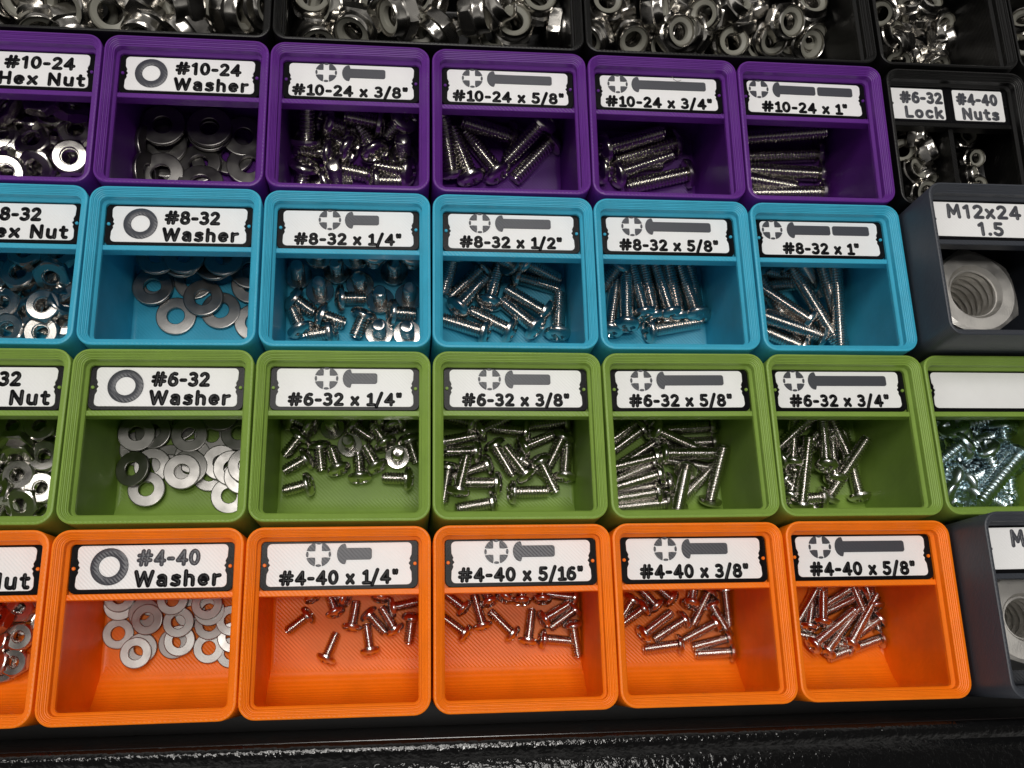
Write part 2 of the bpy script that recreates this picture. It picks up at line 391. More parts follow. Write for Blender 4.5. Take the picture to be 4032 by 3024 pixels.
# the rows of bins: y of the cell lines from back to front and the slight unevenness of the row heights
YL = [84.75, 42.59, 0.2, -42.37, -85.17]; ZL = [0.87, -0.69, -0.79, 0.19, 0.43]
def scr(dr, sc, txt, tx): return dict(drive=dr, screw=sc, text=[(txt, tx[0], tx[1], 1.0, 3.6, 's')])
def two(t1, a, t2, bb, ring=None, k1='p', k2='p'):
    d = dict(text=[(t1, a[0], a[1], 5.75, 4.0, k1), (t2, bb[0], bb[1], 1.1, 4.0, k2)])
    if ring: d['ring'] = ring
    return d
LAB = {
    (0, 0): two('#10-24', (13.1, 31.1), 'Hex Nut', (12.1, 34.0)), (0, 1): two('#10-24', (13.9, 31.2), 'Washer', (13.7, 33.3), (8.1, 5.9)),
    (0, 2): scr(11.2, (15.4, 26.9), '#10-24 x 3/8"', (2.2, 33.2)), (0, 3): scr(8.3, (12.3, 30.1), '#10-24 x 5/8"', (2.7, 33.6)),
    (0, 4): scr(6.4, (10.3, 31.4), '#10-24 x 3/4"', (2.6, 33.2)), (0, 5): scr(4.8, (8.8, 21.3, 21.9, 32.2), '#10-24 x 1"', (5.1, 30.6)),
    (1, 0): two('#8-32', (12.5, 26.5), 'Hex Nut', (12.1, 33.4)), (1, 1): two('#8-32', (14.0, 28.0), 'Washer', (13.7, 32.9), (8.5, 5.9)),
    (1, 2): scr(13.2, (17.0, 25.7), '#8-32 x 1/4"', (4.1, 31.7)), (1, 3): scr(9.7, (13.7, 28.4), '#8-32 x 1/2"', (4.2, 31.5)),
    (1, 4): scr(8.4, (12.0, 29.9), '#8-32 x 5/8"', (4.5, 31.9)), (1, 5): scr(4.8, (8.9, 21.1, 21.7, 32.1), '#8-32 x 1"', (7.0, 29.0)),
    (2, 0): two('#6-32', (12.5, 26.5), 'Hex Nut', (12.1, 33.6)), (2, 1): two('#6-32', (14.0, 28.0), 'Washer', (13.8, 33.2), (8.4, 5.9)),
    (2, 2): scr(13.4, (17.3, 25.7), '#6-32 x 1/4"', (4.1, 32.0)), (2, 3): scr(11.4, (15.2, 26.7), '#6-32 x 3/8"', (4.3, 31.6)),
    (2, 4): scr(8.1, (12.0, 29.5), '#6-32 x 5/8"', (4.4, 31.6)), (2, 5): scr(6.2, (10.0, 31.1), '#6-32 x 3/4"', (4.3, 31.5)),
    (3, 0): two('#4-40', (12.5, 26.8), 'Hex Nut', (12.1, 34.0), k1='g'), (3, 1): two('#4-40', (14.2, 28.6), 'Washer', (13.9, 33.5), (8.6, 5.9), k1='g'),
    (3, 2): scr(13.1, (17.3, 25.3), '#4-40 x 1/4"', (4.1, 31.7)), (3, 3): scr(12.1, (16.0, 26.0), '#4-40 x 5/16"', (2.8, 32.9)),
    (3, 4): scr(11.0, (15.0, 26.4), '#4-40 x 3/8"', (4.3, 31.5)), (3, 5): scr(7.5, (11.3, 29.1), '#4-40 x 5/8"', (4.2, 31.6)),
}
CN = ['purple', 'blue', 'green', 'orange']
WHAT = {(r, c): None for r in range(4) for c in range(6)}
SEAT = ['leftmost', 'second from left', 'third from left', 'fourth from left', 'fifth from left', 'rightmost of its colour']
def bin_label(r, c):
    t = ' '.join(x[0] for x in LAB[(r, c)]['text'])
    w = {0: 'hex nuts', 1: 'flat washers'}.get(c, 'screws')
    return '%s plastic bin of %s labelled %s, %s' % (CN[r], w, t, SEAT[c])
BINS = {}
SHM = {k: shelf_mesh(m) for k, m in PLA.items()}
BODY = {k: bin_mesh(k.replace(' ', '_')+'_bin_body', PLA[k]) for k in CN+['black', 'dark grey']}
def place_bin(key, colour, x, row, body=None, z=0.0, label='', labels=(), shelf=True, group=None, hy=20.75, yc=None, rz=0.0):
    if yc is None: yc = (YL[row]+YL[row+1])/2
    zc = (ZL[row]+ZL[row+1])/2+z if row is not None else z
    tilt = math.atan2(ZL[row]-ZL[row+1], 42.0) if row is not None else 0.0
    t = empty('storage_bin', (x, yc, zc)); t.rotation_euler = (tilt, 0, rz)
    tag(t, label, 'storage bin', group)
    obj('bin_body', body or BODY[colour], t)
    if shelf: obj('label_shelf', SHM[colour], t)
    for sp in labels: label_plate(t, sp)
    BINS[key] = dict(x=x, y=yc, z=zc, tilt=tilt, hx=20.75, hy=hy, colour=colour, t=t)
    return t
rnd = random.Random(4)
for r in range(4):
    for c in range(6):
        place_bin((r, c), CN[r], -105+42*c+rnd.uniform(-.13, .13), r, label=bin_label(r, c), labels=[LAB[(r, c)]], group='%s fastener bins in a row' % CN[r], rz=rnd.uniform(-.005, .005))
# right-hand column
place_bin('lock', 'black', 148.3, 0, bin_mesh('divided_bin_body', PLA['black'], divider=True, scoop=False, lift=17.0), -0.5, 'black divided bin labelled #6-32 Lock and #4-40 Nuts, holding small nuts',
          [dict(w=18.1, cx=-8.95, le=False, re=True, text=[('#6-32', 3.2, 16.4, 5.75, 4.0, 'g'), ('Lock', 4.2, 16.2, 1.1, 4.0, 'g')]),
           dict(w=18.1, cx=8.95, le=True, re=True, text=[('#4-40', 2.2, 15.2, 5.75, 4.0, 'g'), ('Nuts', 3.4, 15.2, 1.1, 4.0, 'g')])])
place_bin('m12', 'dark grey', 147.5, 1, bin_mesh('tall_bin_body', PLA['dark grey'], extra=14, scoop=False), 13.5, 'tall dark grey bin labelled M12x24 1.5, holding one big coupling nut',
          [dict(le=False, text=[('M12x24', 4.2, 25.2, 5.9, 4.3, 'g'), ('1.5', 12.0, 19.6, 1.1, 4.2, 'g')])])
place_bin('zinc', 'green', 147.0, 2, z=0.0, label='green bin with a blank white label, full of zinc plated screws', labels=[dict(text=[])])
place_bin('m10', 'dark grey', 147.5, 3, bpy.data.meshes['tall_bin_body'], 13.5, 'tall dark grey bin at the front right corner, its label starting with M',
          [dict(le=False, text=[('M', 6.0, 10.0, 5.9, 4.3, 'g')])])
# black bins behind the purple row
wide = bin_mesh('wide_bin_body', PLA['black'], 2, 1, scoop=False); single = bin_mesh('single_bin_body', PLA['black'], scoop=False)
for key, x, bd, lb in (('b1', -126, wide, 'black wide bin at back left, holding the largest lock nuts'), ('b2', -42, wide, 'black wide bin of lock nuts behind the purple 3/8 and 5/8 bins'),
                       ('b3', 42, wide, 'black wide bin of lock nuts behind the purple 3/4 and 1 inch bins'), ('b4', 105, single, 'black narrow bin behind the divided black bin, holding small lock nuts'),
                       ('b5', 147, single, 'black bin in the far back right corner, mostly out of view')):
    BINX = {'b1': -84, 'b2': 0, 'b3': 84, 'b4': 147.5, 'b5': 189.5}[key]
    place_bin(key, 'black', BINX, None, bd, 0.6, lb, shelf=False, group='black lock nut bins along the back', yc=106.3)
    BINS[key]['hx'] = 41.75 if bd is wide else 20.75

# ------------------------------------------------------------------ the drawer
drw = empty('tool_drawer', (20, 0, -48)); tag(drw, 'glossy black powder coated steel drawer holding all the bins', 'drawer')
b = MB(); b.box(-300, 300, -89.4, 240, 0, 1.6); obj('drawer_floor', b.mesh('drawer_floor', FLOORM), drw)
b = MB(); b.box(-300, 300, -91.0, -89.4, 1.6, 45.5); obj('front_panel', b.mesh('front_panel', PAINT2), drw)
b = MB()
prof = [(-89.5, 45.3), (-89.7, 46.6), (-90.4, 47.3), (-91.5, 47.6), (-92.6, 47.2), (-93.4, 46.9), (-94.4, 47.5), (-96.5, 48.2), (-104, 48.6), (-116, 48.2), (-121, 46.5), (-123, 42), (-123, 10), (-91.2, 10), (-91.2, 45.3)]
X = [-300+600*k/60 for k in range(61)]
b.ring_stack([[(x, y, z) for y, z in prof] for x in X], True, True)
obj('front_lip', b.mesh('front_lip', PAINT, 50), drw)
# ------------------------------------------------------------------ fasteners
SIZES = {   # shank radius, head radius, head height, thread pitch
    10: (2.41, 4.55, 2.7, 1.058), 8: (2.08, 3.95, 2.35, 0.794), 6: (1.75, 3.3, 2.05, 0.794), 4: (1.42, 2.65, 1.65, 0.635), 9: (2.25, 4.2, 2.2, 1.3)}
SME = {}
def screw_meshes(sz, L, m):
    key = (sz, L)
    if key in SME: return SME[key]
    r, R, h, p = SIZES[sz]
    b = MB(); na = 22; per = 6; depth = 0.36*p
    nz = max(2, int(L/p*per)); rings = []
    for k in range(nz+1):
        z = L*k/nz; ring = []
        taper = 1.0
        if L-z < p*0.9: taper = 1-0.20*(1-(L-z)/(p*0.9))
        for i in range(na):
            a = 2*math.pi*i/na
            ph = (z/p - a/(2*math.pi)) % 1.0
            tri = abs(ph*2-1)
            prof_ = min(1.0, max(0.0, (tri-0.12)/0.62))
            if z < p*0.35: prof_ *= z/(p*0.35)
            rr = (r-depth*2.0*(1-prof_)*0.62)*taper
            ring.append((rr*math.cos(a), rr*math.sin(a), z))
        rings.append(ring)
    b.ring_stack(rings, False, True)
    shank = b.mesh('threaded_shank', m, 45)
    b = MB(); na = 56; rings = []
    def hring(rad, z): return [(rad*math.cos(2*math.pi*i/na), rad*math.sin(2*math.pi*i/na), z) for i in range(na)]
    rings = [hring(r*0.7, 0.02), hring(R*0.97, 0.0), hring(R, -0.08), hring(R, -0.30*h)]
    cw, cl, cd = 0.155*R*1.05, 0.62*R, 0.62*h          # cross recess
    nd = 16
    for k in range(1, nd+1):
        t = k/nd; rad = R*math.cos(t*math.pi/2)**0.75 if k < nd else 0.02*R
        ring = []
        zt = -h*(0.30+0.70*math.sin(t*math.pi/2)**1.15)
        for i in range(na):
            a = 2*math.pi*i/na; x, y = rad*math.cos(a), rad*math.sin(a); z = zt
            d = max(min(cl-abs(x), cw-abs(y)*1.0), min(cl-abs(y), cw-abs(x)))
            q = abs(x)+abs(y)
            if d > -0.02*R:
                z = zt+min(cd, cd*(1.1-0.8*rad/cl))*min(1, (d+0.02*R)/(0.05*R))
            ring.append((x, y, z))
        rings.append(ring)
    b.ring_stack(rings, False, True)
    head = b.mesh('screw_head', m, 32)
    SME[key] = (head, shank)
    return SME[key]

def nut_mesh(name, AF, t, hole, m, pitch):
    """hexagon nut with chamfered corners and a threaded bore"""
    b = MB(); n = 48; ap = AF/2
    def hexr(a, lim):
        a6 = (a+math.pi/6) % (math.pi/3)-math.pi/6
        return min(ap/math.cos(a6), lim)
    A = [2*math.pi*i/n for i in range(n)]
    def hx(lim, z): return [(hexr(a, lim)*math.cos(a), hexr(a, lim)*math.sin(a), z) for a in A]
    def ci(q, z): return [(q*math.cos(a), q*math.sin(a), z) for a in A]
    ch = 0.11*ap
    rings = [ci(hole*1.12, -t/2), hx(ap*0.93, -t/2), hx(ap*1.03, -t/2+ch*.45), hx(ap*1.09, -t/2+ch*.8), hx(ap*1.2, -t/2+ch*1.3),
             hx(ap*1.2, t/2-ch*1.3), hx(ap*1.09, t/2-ch*.8), hx(ap*1.03, t/2-ch*.45), hx(ap*0.93, t/2), ci(hole*1.14, t/2), ci(hole*1.0, t/2-hole*.18)]
    k = int(t/pitch*5)
    for j in range(k+1):
        z = t/2-hole*.18-(t-hole*.3)*j/k; ring = []
        for a in A:
            ph = (z/pitch-a/(2*math.pi)) % 1.0
            q = hole*(0.90+0.10*abs(2*ph-1)*1.0)
            ring.append((q*math.cos(a), q*math.sin(a), z))
        rings.append(ring)
    rings.append(ci(hole*1.12, -t/2))
    b.ring_stack(rings)
    return b.mesh(name, m, 16)
def lock_meshes(AF, m):
    """nylon insert lock nut: hexagon below, round collar above, white ring inside the collar"""
    ap = AF/2; n = 48; hole = ap*0.50; t = AF*0.62; zc = AF*0.34
    b = MB(); A = [2*math.pi*i/n for i in range(n)]
    def hexr(a, lim):
        a6 = (a+math.pi/6) % (math.pi/3)-math.pi/6
        return min(ap/math.cos(a6), lim)
    def hx(lim, z): return [(hexr(a, lim)*math.cos(a), hexr(a, lim)*math.sin(a), z) for a in A]
    def ci(q, z): return [(q*math.cos(a), q*math.sin(a), z) for a in A]
    rings = [ci(hole*1.1, 0), hx(ap*.92, 0), hx(ap*1.05, .05*AF), hx(ap*1.2, .12*AF), hx(ap*1.2, zc-.05*AF), hx(ap*1.08, zc), ci(ap*.93, zc+.03*AF), ci(ap*.90, zc+.07*AF),
             ci(ap*.90, t-.09*AF), ci(ap*.87, t-.03*AF), ci(ap*.83, t), ci(ap*.79, t-.02*AF), ci(ap*.77, t-.07*AF), ci(ap*.77, zc+.03*AF), ci(hole, zc)]
    k = 18
    for j in range(k+1):
        z = zc-(zc-.04*AF)*j/k
        ring = []
        for a in A:
            ph = (z/(AF*.10)-a/(2*math.pi)) % 1.0; q = hole*(0.90+0.10*abs(2*ph-1)); ring.append((q*math.cos(a), q*math.sin(a), z))
        rings.append(ring)
    rings.append(ci(hole*1.1, 0)); b.ring_stack(rings)
    body = b.mesh('lock_nut_body', m, 24)
    b = MB(); b.ring_stack([ci(ap*.765, zc+.06*AF), ci(ap*.765, t-.085*AF), ci(ap*.70, t-.06*AF), ci(hole*.98, t-.10*AF), ci(hole*.94, t-.13*AF), ci(hole*.94, zc+.06*AF), ci(ap*.765, zc+.06*AF)])
    return body, b.mesh('nylon_insert', NYLON, 40)
def washer_mesh(name, OD, ID, t, m):
    b = MB(); n = 48
    def ci(q, z): return [(q*math.cos(2*math.pi*i/n), q*math.sin(2*math.pi*i/n), z) for i in range(n)]
    R, r, c = OD/2, ID/2, t*0.2
    b.ring_stack([ci(r+c*.6, -t/2), ci(R-c*.5, -t/2), ci(R, -t/2+c*.5), ci(R, t/2-c), ci(R-c*.4, t/2-c*.3), ci(R-c*1.4, t/2), ci(r+c*.8, t/2), ci(r, t/2-c*.6), ci(r, -t/2+c*.6), ci(r+c*.6, -t/2)])
    return b.mesh(name, m, 14)

CR = {'z1': (0, 0, 2.0109), 'z2': (1000, 0, 1.58), 'z3': (2300, 0, 2.0109), 'z4': (3200, 0, 2.0733), 'z5': (0, 680, 2.1067), 'z6': (1000, 720, 1.6385),
      'z7': (2300, 740, 2.212), 'z8': (2900, 700, 1.9541), 'z9': (0, 1340, 2.1067), 'z10': (950, 1340, 1.5048), 'z11': (2300, 1340, 2.1833), 'z12': (2950, 1340, 2.0444),
      'z13': (0, 2030, 1.6686), 'z14': (900, 2030, 1.6691), 'z15': (1700, 2030, 1.4747), 'z16': (2950, 2000, 1.6201), 'c1': (350, 760, 2.6757), 'c2': (2340, 940, 3.2529),
      'c3': (2400, 1600, 3.3515), 'c4': (3060, 1600, 3.2529), 'c5': (1680, 2300, 2.8359)}
def full(crop, x, y):
    x0, y0, s = CR[crop]; return x0+x/s, y0+y/s
def floor_z(B, y):
    f = B['z']+B.get('fl', FLOOR); yf = B['y']-B['hy']+1.0
    d = y-yf
    if B.get('ramp', True) and d < RAMP:
        q = max(0.0, RAMP-d); f += RAMP-math.sqrt(max(0.0, RAMP*RAMP-q*q))
    return f
def clampxy(B, pts):
    """shift that keeps the points (x, y, radius) inside the walls"""
    dx = dy = 0.0
    x0, x1, y0, y1 = B['x']-B['hx']+WALL, B['x']+B['hx']-WALL, B['y']-B['hy']+WALL, B['y']+B['hy']-WALL
    for x, y, r in pts:
        if x+dx-r < x0: dx = x0-x+r
        if x+dx+r > x1: dx = x1-x-r
        if y+dy-r < y0: dy = y0-y+r
        if y+dy+r > y1: dy = y1-y-r
    return dx, dy
ITEMS = []       # (object, bin key, kind word, pose words, screen x, screen y)
RR = random.Random(11)
def screw_at(key, H0, T0, sz, L, m=None, spin=None):
    """one screw whose head underside sits at H0 and whose shank runs to T0"""
    head, shank = screw_meshes(sz, L, m or STEEL)
    d = (T0-H0).normalized()
    q = d.to_track_quat('Z', 'Y')
    sp = RR.uniform(0, 6.283) if spin is None else spin
    o = empty('pan_head_screw', H0)
    o.rotation_mode = 'QUATERNION'
    from mathutils import Quaternion
    o.rotation_quaternion = q @ Quaternion((0, 0, 1), sp)
    obj('screw_head', head, o); obj('threaded_shank', shank, o)
    return o
def dirword(dx, dy):
    a = math.degrees(math.atan2(dy, dx)) % 360
    return ['right', 'back right', 'back', 'back left', 'left', 'front left', 'front', 'front right'][int((a+22.5)//45) % 8]
def lifted(B, u, v, up, marg):
    z = B['z']+B.get('fl', FLOOR)+up; P = at(u, v, z); P = at(u, v, floor_z(B, P.y)+up); n = 0
    while P.y > B['y']+B['hy']-WALL-marg and n < 24:
        n += 1; P = at(u, v, P.z+0.5)
    return P
def screws(key, sz, L, crop, data, m=None, kindw='screw'):
    B = BINS[key]; r, R, h, p = SIZES[sz]
    for t in data:
        if t[0] == 'up':
            hx_, hy_ = full(crop, t[1], t[2]); dz = t[3] if len(t) > 3 else 0
            P = lifted(B, hx_, hy_, h+dz, R*.9)
            T = P+Vector((RR.uniform(-.04, .04), RR.uniform(-.02, .05), 1)).normalized()*L
            pose = 'standing head down'
        else:
            hx_, hy_, tx, ty = t[:4]; dh = t[4] if len(t) > 4 else 0; dt = t[5] if len(t) > 5 else dh
            hx_, hy_ = full(crop, hx_, hy_); tx, ty = full(crop, tx, ty)
            P = lifted(B, hx_, hy_, R*.88+dh, R*.8)
            T = lifted(B, tx, ty, r+dt, r)
            d = (T-P).normalized()
            P = P+d*h*0.45
            T = P+d*L
            pose = 'tip '+dirword(d.x, d.y)
        dx, dy = clampxy(B, [(P.x, P.y, R*.8), (T.x, T.y, r)])
        # stay clear of the label shelf only by depth; nudge into the walls' inside
        P += Vector((dx, dy, 0)); T += Vector((dx, dy, 0))
        o = screw_at(key, P, T, sz, L, m)
        mid = px((P+T)/2)
        ITEMS.append((o, key, kindw, pose, mid[0], mid[1]))
def flat_items(key, name, parts, crop, data, thick, kindw, R0):
    """washers and nuts: (x, y, height above floor, axis lean to the right, axis lean to the back)"""
    B = BINS[key]
    for t in data:
        x, y = full(crop, t[0], t[1]); dz = t[2]
        nx, ny = (t[3], t[4]) if len(t) > 4 else (RR.uniform(-.12, .12), RR.uniform(-.12, .12))
        if kindw == 'washer' and math.hypot(nx, ny) < .5: nx += RR.uniform(-.035, .035); ny += RR.uniform(-.035, .035)
        l = math.hypot(nx, ny)
        if l > 1: nx, ny = nx/l, ny/l
        nz = math.sqrt(max(0, 1-nx*nx-ny*ny))
        P = lifted(B, x, y, dz+thick/2+R0*math.sqrt(nx*nx+ny*ny)*0.8, R0*.9)
        ex, ey = R0*math.sqrt(1-nx*nx)+thick/2*abs(nx), R0*math.sqrt(1-ny*ny)+thick/2*abs(ny)
        P.x = min(max(P.x, B['x']-B['hx']+WALL+ex), B['x']+B['hx']-WALL-ex); P.y = min(max(P.y, B['y']-B['hy']+WALL+ey), B['y']+B['hy']-WALL-ey)
        q = Vector((nx, ny, nz)).to_track_quat('Z', 'Y')
        from mathutils import Quaternion
        q = q @ Quaternion((0, 0, 1), RR.uniform(0, 6.283))
        if len(parts) == 1:
            o = obj(name, parts[0][1]); o.location = P*S
        else:
            o = empty(name, P)
        o.rotation_mode = 'QUATERNION'; o.rotation_quaternion = q
        if len(parts) > 1:
            for pn, pm in parts: obj(pn, pm, o)
        pose = 'lying flat' if nz > .93 else ('on edge' if nz < .5 else 'tilted')
        sc = px(P); ITEMS.append((o, key, kindw, pose, sc[0], sc[1]))

# ---- screws: head x, head y, tip x, tip y as measured on the enlarged photograph, then lift of head and tip
screws((0, 2), 10, 9.5, 'z2', [(330, 835, 330, 690, 5, 4), (432, 755, 640, 820, 1, 1), (790, 765, 570, 720), (605, 930, 440, 840, 2, 2), (760, 945, 665, 790, 2, 2), (945, 730, 800, 855),
    ('up', 930, 965), (415, 950, 215, 935, 2, 1), (300, 1020, 280, 1115, 3, 1), (495, 1040, 715, 1090), ('up', 515, 1135, 0), (970, 1070, 785, 1035, 1, 1), (372, 1120, 300, 1150), (735, 1125, 900, 1130),
    (560, 850, 700, 900, 0, 0), (230, 870, 300, 900)])
screws((0, 3), 10, 15.9, 'z2', [(1215, 1040, 1165, 740), (1355, 1080, 1240, 800), (1525, 1070, 1330, 830), (1600, 850, 1270, 745), (1810, 745, 1560, 1010), (1845, 880, 1600, 1140)])
screws((0, 4), 10, 19.05, 'z3', [(150, 1170, 605, 1045, 4, 0), (730, 1130, 225, 1280), (245, 1380, 690, 1235), (835, 1370, 340, 1480), (125, 1340, 560, 1310, 0, -.5)])
screws((0, 5), 10, 25.4, 'z3', [(1310, 1090, 1870, 1050), (1860, 1220, 1300, 1240), (1935, 1380, 1320, 1345), (1010, 1370, 1690, 1490), (1960, 1530, 1530, 1535)])
screws((1, 2), 8, 6.35, 'z6', [('up', 285, 595), ('up', 535, 565), ('up', 685, 655), ('up', 905, 575), ('up', 425, 695), ('up', 815, 755), ('up', 1000, 730), ('up', 808, 965), ('up', 990, 970),
    (235, 740, 375, 840, 1, 0), (270, 955, 215, 830, 0, 1), (425, 850, 590, 910), (550, 745, 730, 745), (715, 840, 655, 985, 1, 0), (915, 835, 1075, 850), (510, 960, 340, 985), (415, 480, 430, 400), (660, 480, 640, 400), (780, 440, 765, 560), (1040, 450, 1035, 560)])
screws((1, 3), 8, 12.7, 'z6', [(1290, 440, 1220, 710), (1475, 545, 1265, 740), (1310, 810, 1490, 620, 1, 1), (1515, 780, 1580, 550, 1, 1), (1715, 600, 2000, 690, 0, 0), (1885, 840, 1615, 680, 1, 2), (1825, 940, 1605, 765, 2, 1),
    (1660, 955, 1395, 825), (1445, 965, 1200, 890), (1960, 980, 1970, 720), (1780, 500, 1990, 610), (1660, 500, 1560, 440)])
screws((1, 4), 8, 15.9, 'c2', [(200, 1185, 285, 560), (420, 1115, 410, 410, 3, 2), (650, 960, 500, 430, 1.5, 1), (770, 890, 640, 340), (985, 940, 810, 390, 1.5, 1), (1085, 890, 960, 330), (1310, 900, 1130, 390, 1.5, 1), (1400, 840, 1310, 360),
    (780, 1180, 1475, 1060), (340, 300, 120, 590)])
screws((1, 5), 8, 25.4, 'z8', [(760, 640, 800, 1300, 0, 6), (820, 640, 985, 1300, 0, 2), (420, 680, 705, 1150, 4, 5), (660, 1220, 235, 1070, 2, 4), (480, 1310, 225, 1200), (570, 1100, 300, 920, 2, 2), (240, 1030, 570, 1135, 1, 0),
    (160, 740, 345, 1035, 1, 0), (590, 800, 235, 840), (120, 700, 430, 755, 0, 0), (570, 590, 710, 840)])
screws((2, 2), 6, 6.35, 'z10', [('up', 540, 515), ('up', 643, 620, .4), ('up', 925, 690, .4), (340, 560, 240, 685, 1, 0), (420, 515, 355, 490, 1, 1), (460, 615, 475, 765, 1, 0), (392, 695, 250, 775), (580, 770, 535, 640, 1, 1),
    (395, 850, 245, 890), (705, 820, 695, 690), (805, 755, 735, 625, 1, 1), (995, 820, 845, 815), (860, 620, 795, 520, 1, 1), (650, 500, 775, 585), (990, 575, 1030, 700, 1, 0), (915, 520, 895, 460), (260, 465, 320, 455), (985, 490, 1045, 460), (790, 470, 850, 440), (690, 470, 600, 450)])
screws((2, 3), 6, 9.53, 'z10', [(1400, 655, 1200, 660, 1, 1), (1160, 605, 1375, 565, 1, 1), (1405, 545, 1540, 480), (1695, 545, 1475, 525), (1945, 485, 1730, 510), (1495, 610, 1620, 825, 1, 0), (1695, 805, 1560, 625, 2, 2), (1660, 640, 1855, 560, 1, 0),
    (1910, 560, 1820, 745, 2, 0), (1925, 815, 1940, 590), (1765, 700, 1865, 905, 2, 0), (1230, 740, 1210, 870), (1285, 900, 1335, 690, 2, 3), (1470, 735, 1325, 785, 0, 0), (1525, 845, 1335, 845, 1, 1), (1600, 900, 1815, 895), (1495, 960, 1260, 1000), (1300, 495, 1215, 475), (1640, 700, 1760, 770), (1400, 480, 1330, 440)])
screws((2, 4), 6, 15.9, 'c3', [(440, 160, 50, 430), (450, 290, 50, 580, 1, 0), (620, 470, 120, 790), (645, 660, 70, 800, 3, 2), (600, 760, 70, 980, 1, 1), (680, 890, 100, 1060, 3, 2), (650, 1130, 90, 1220, 1, 1), (780, 1265, 110, 1335),
    (805, 1015, 300, 1090), (580, 300, 1150, 560, 4, 1), (1350, 270, 800, 310), (1480, 470, 900, 490), (800, 620, 1500, 620, 4, 3), (1010, 830, 895, 1390, 3, 9), (1440, 1260, 1620, 540, 0, 9), (960, 1290, 1460, 770, 0, 0), (880, 690, 1300, 770)])
screws((2, 5), 6, 19.05, 'c4', [(635, 775, 585, 210, 5, 1), (745, 945, 700, 400, 2, 0), (935, 600, 745, 200, 3, 0), (960, 130, 1115, 530), (830, 1160, 1340, 385, 0, 9), (1140, 1170, 960, 480), (310, 1290, 405, 390, 2, 6),
    (600, 1165, 300, 1180), (190, 720, 205, 450, 3, 3), (-100, 640, 310, 260, 0, 4), (430, 240, 600, 60), (150, 1190, 210, 980), (60, 900, 250, 1090), (20, 700, 330, 560, 2, 2)])
screws('zinc', 9, 19.0, 'z12', [(1645, 690, 1720, 1000, 12, 5), (1785, 715, 2212, 640, 7, 7), (2035, 680, 2075, 1010, 9, 9), (1950, 780, 1800, 640, 8, 6), (1850, 890, 2060, 800, 11, 8), (1745, 810, 1560, 960, 13, 11), (1990, 850, 1720, 1130, 5, 5), (2110, 890, 1800, 1280, 9, 9),
    (2240, 920, 1890, 1340, 12, 12), (1610, 1090, 1860, 1230, 10, 8), (2105, 1280, 2300, 1150, 9, 5), (2150, 1165, 2350, 1050, 10, 7), (2150, 770, 2350, 870, 11, 7), (2140, 860, 2250, 1100, 12, 9), (1660, 1240, 1500, 1150, 9, 7), (1690, 1010, 1560, 1180, 4, 3), (1780, 1300, 1990, 1130, 4, 3), (2280, 700, 2180, 1000, 7, 7), (2340, 980, 2150, 1230, 7, 7), (2330, 1240, 2100, 1300, 4, 4), (1700, 860, 1950, 980, 1, 1), (2000, 1180, 2250, 1230, 1, 1), (1650, 1200, 1880, 1120, 1, 1), (2050, 720, 2250, 800, 1, 1)], m=ZINC, kindw='zinc screw')
screws((3, 2), 4, 6.35, 'z14', [(530, 650, 380, 765), (637, 945, 707, 780), (932, 895, 905, 715), (705, 645, 670, 545, .5, .5), (808, 740, 842, 560), (915, 640, 1035, 775), (1098, 755, 1010, 610, .5, 1), (1105, 605, 1245, 575), (1205, 660, 1182, 845, 1, 0), (775, 550, 720, 530), (1000, 550, 1010, 450), (560, 540, 520, 480)])
screws((3, 3), 4, 7.94, 'c5', [(375, 280, 190, 130), (380, 560, 190, 420), (630, 475, 540, 150), (970, 565, 715, 310), (710, 210, 650, 60), (1060, 200, 1060, 60), (1290, 185, 1290, 50), (860, 160, 920, 50), (1130, 645, 1172, 300), (1300, 400, 1570, 235, 1, 1), (1690, 275, 1385, 500), (1285, 610, 1625, 640), (1660, 440, 1725, 830, 1, 0), (1695, 150, 1350, 105)])
screws((3, 4), 4, 9.53, 'z15', [(1240, 530, 1120, 620, 1, 0), (1310, 530, 1225, 440), (1225, 690, 1395, 560, 1, 1), (1475, 600, 1285, 720, .5, 0), (1505, 520, 1520, 420, 1, 0), (1400, 490, 1340, 440), (1445, 745, 1210, 780), (1655, 620, 1455, 725, 1, 0), (1725, 710, 1510, 765), (1795, 790, 1555, 805), (1665, 510, 1775, 695), (1610, 440, 1525, 615, 0, 1), (1735, 420, 1755, 590), (1170, 480, 1120, 560)])
screws((3, 5), 4, 15.9, 'z16', [(405, 880, 665, 655, 2, 1), (490, 920, 665, 685, 1, 1), (695, 870, 790, 690, 2, 2), (905, 830, 555, 960), (880, 700, 720, 815, 1, 0), (470, 735, 470, 510, 2, 1), (380, 765, 400, 600), (440, 500, 340, 675), (730, 545, 500, 660), (680, 490, 500, 605), (620, 400, 755, 720, 1, 1), (725, 410, 805, 700), (860, 585, 835, 500), (660, 890, 540, 860, 0, 0)])

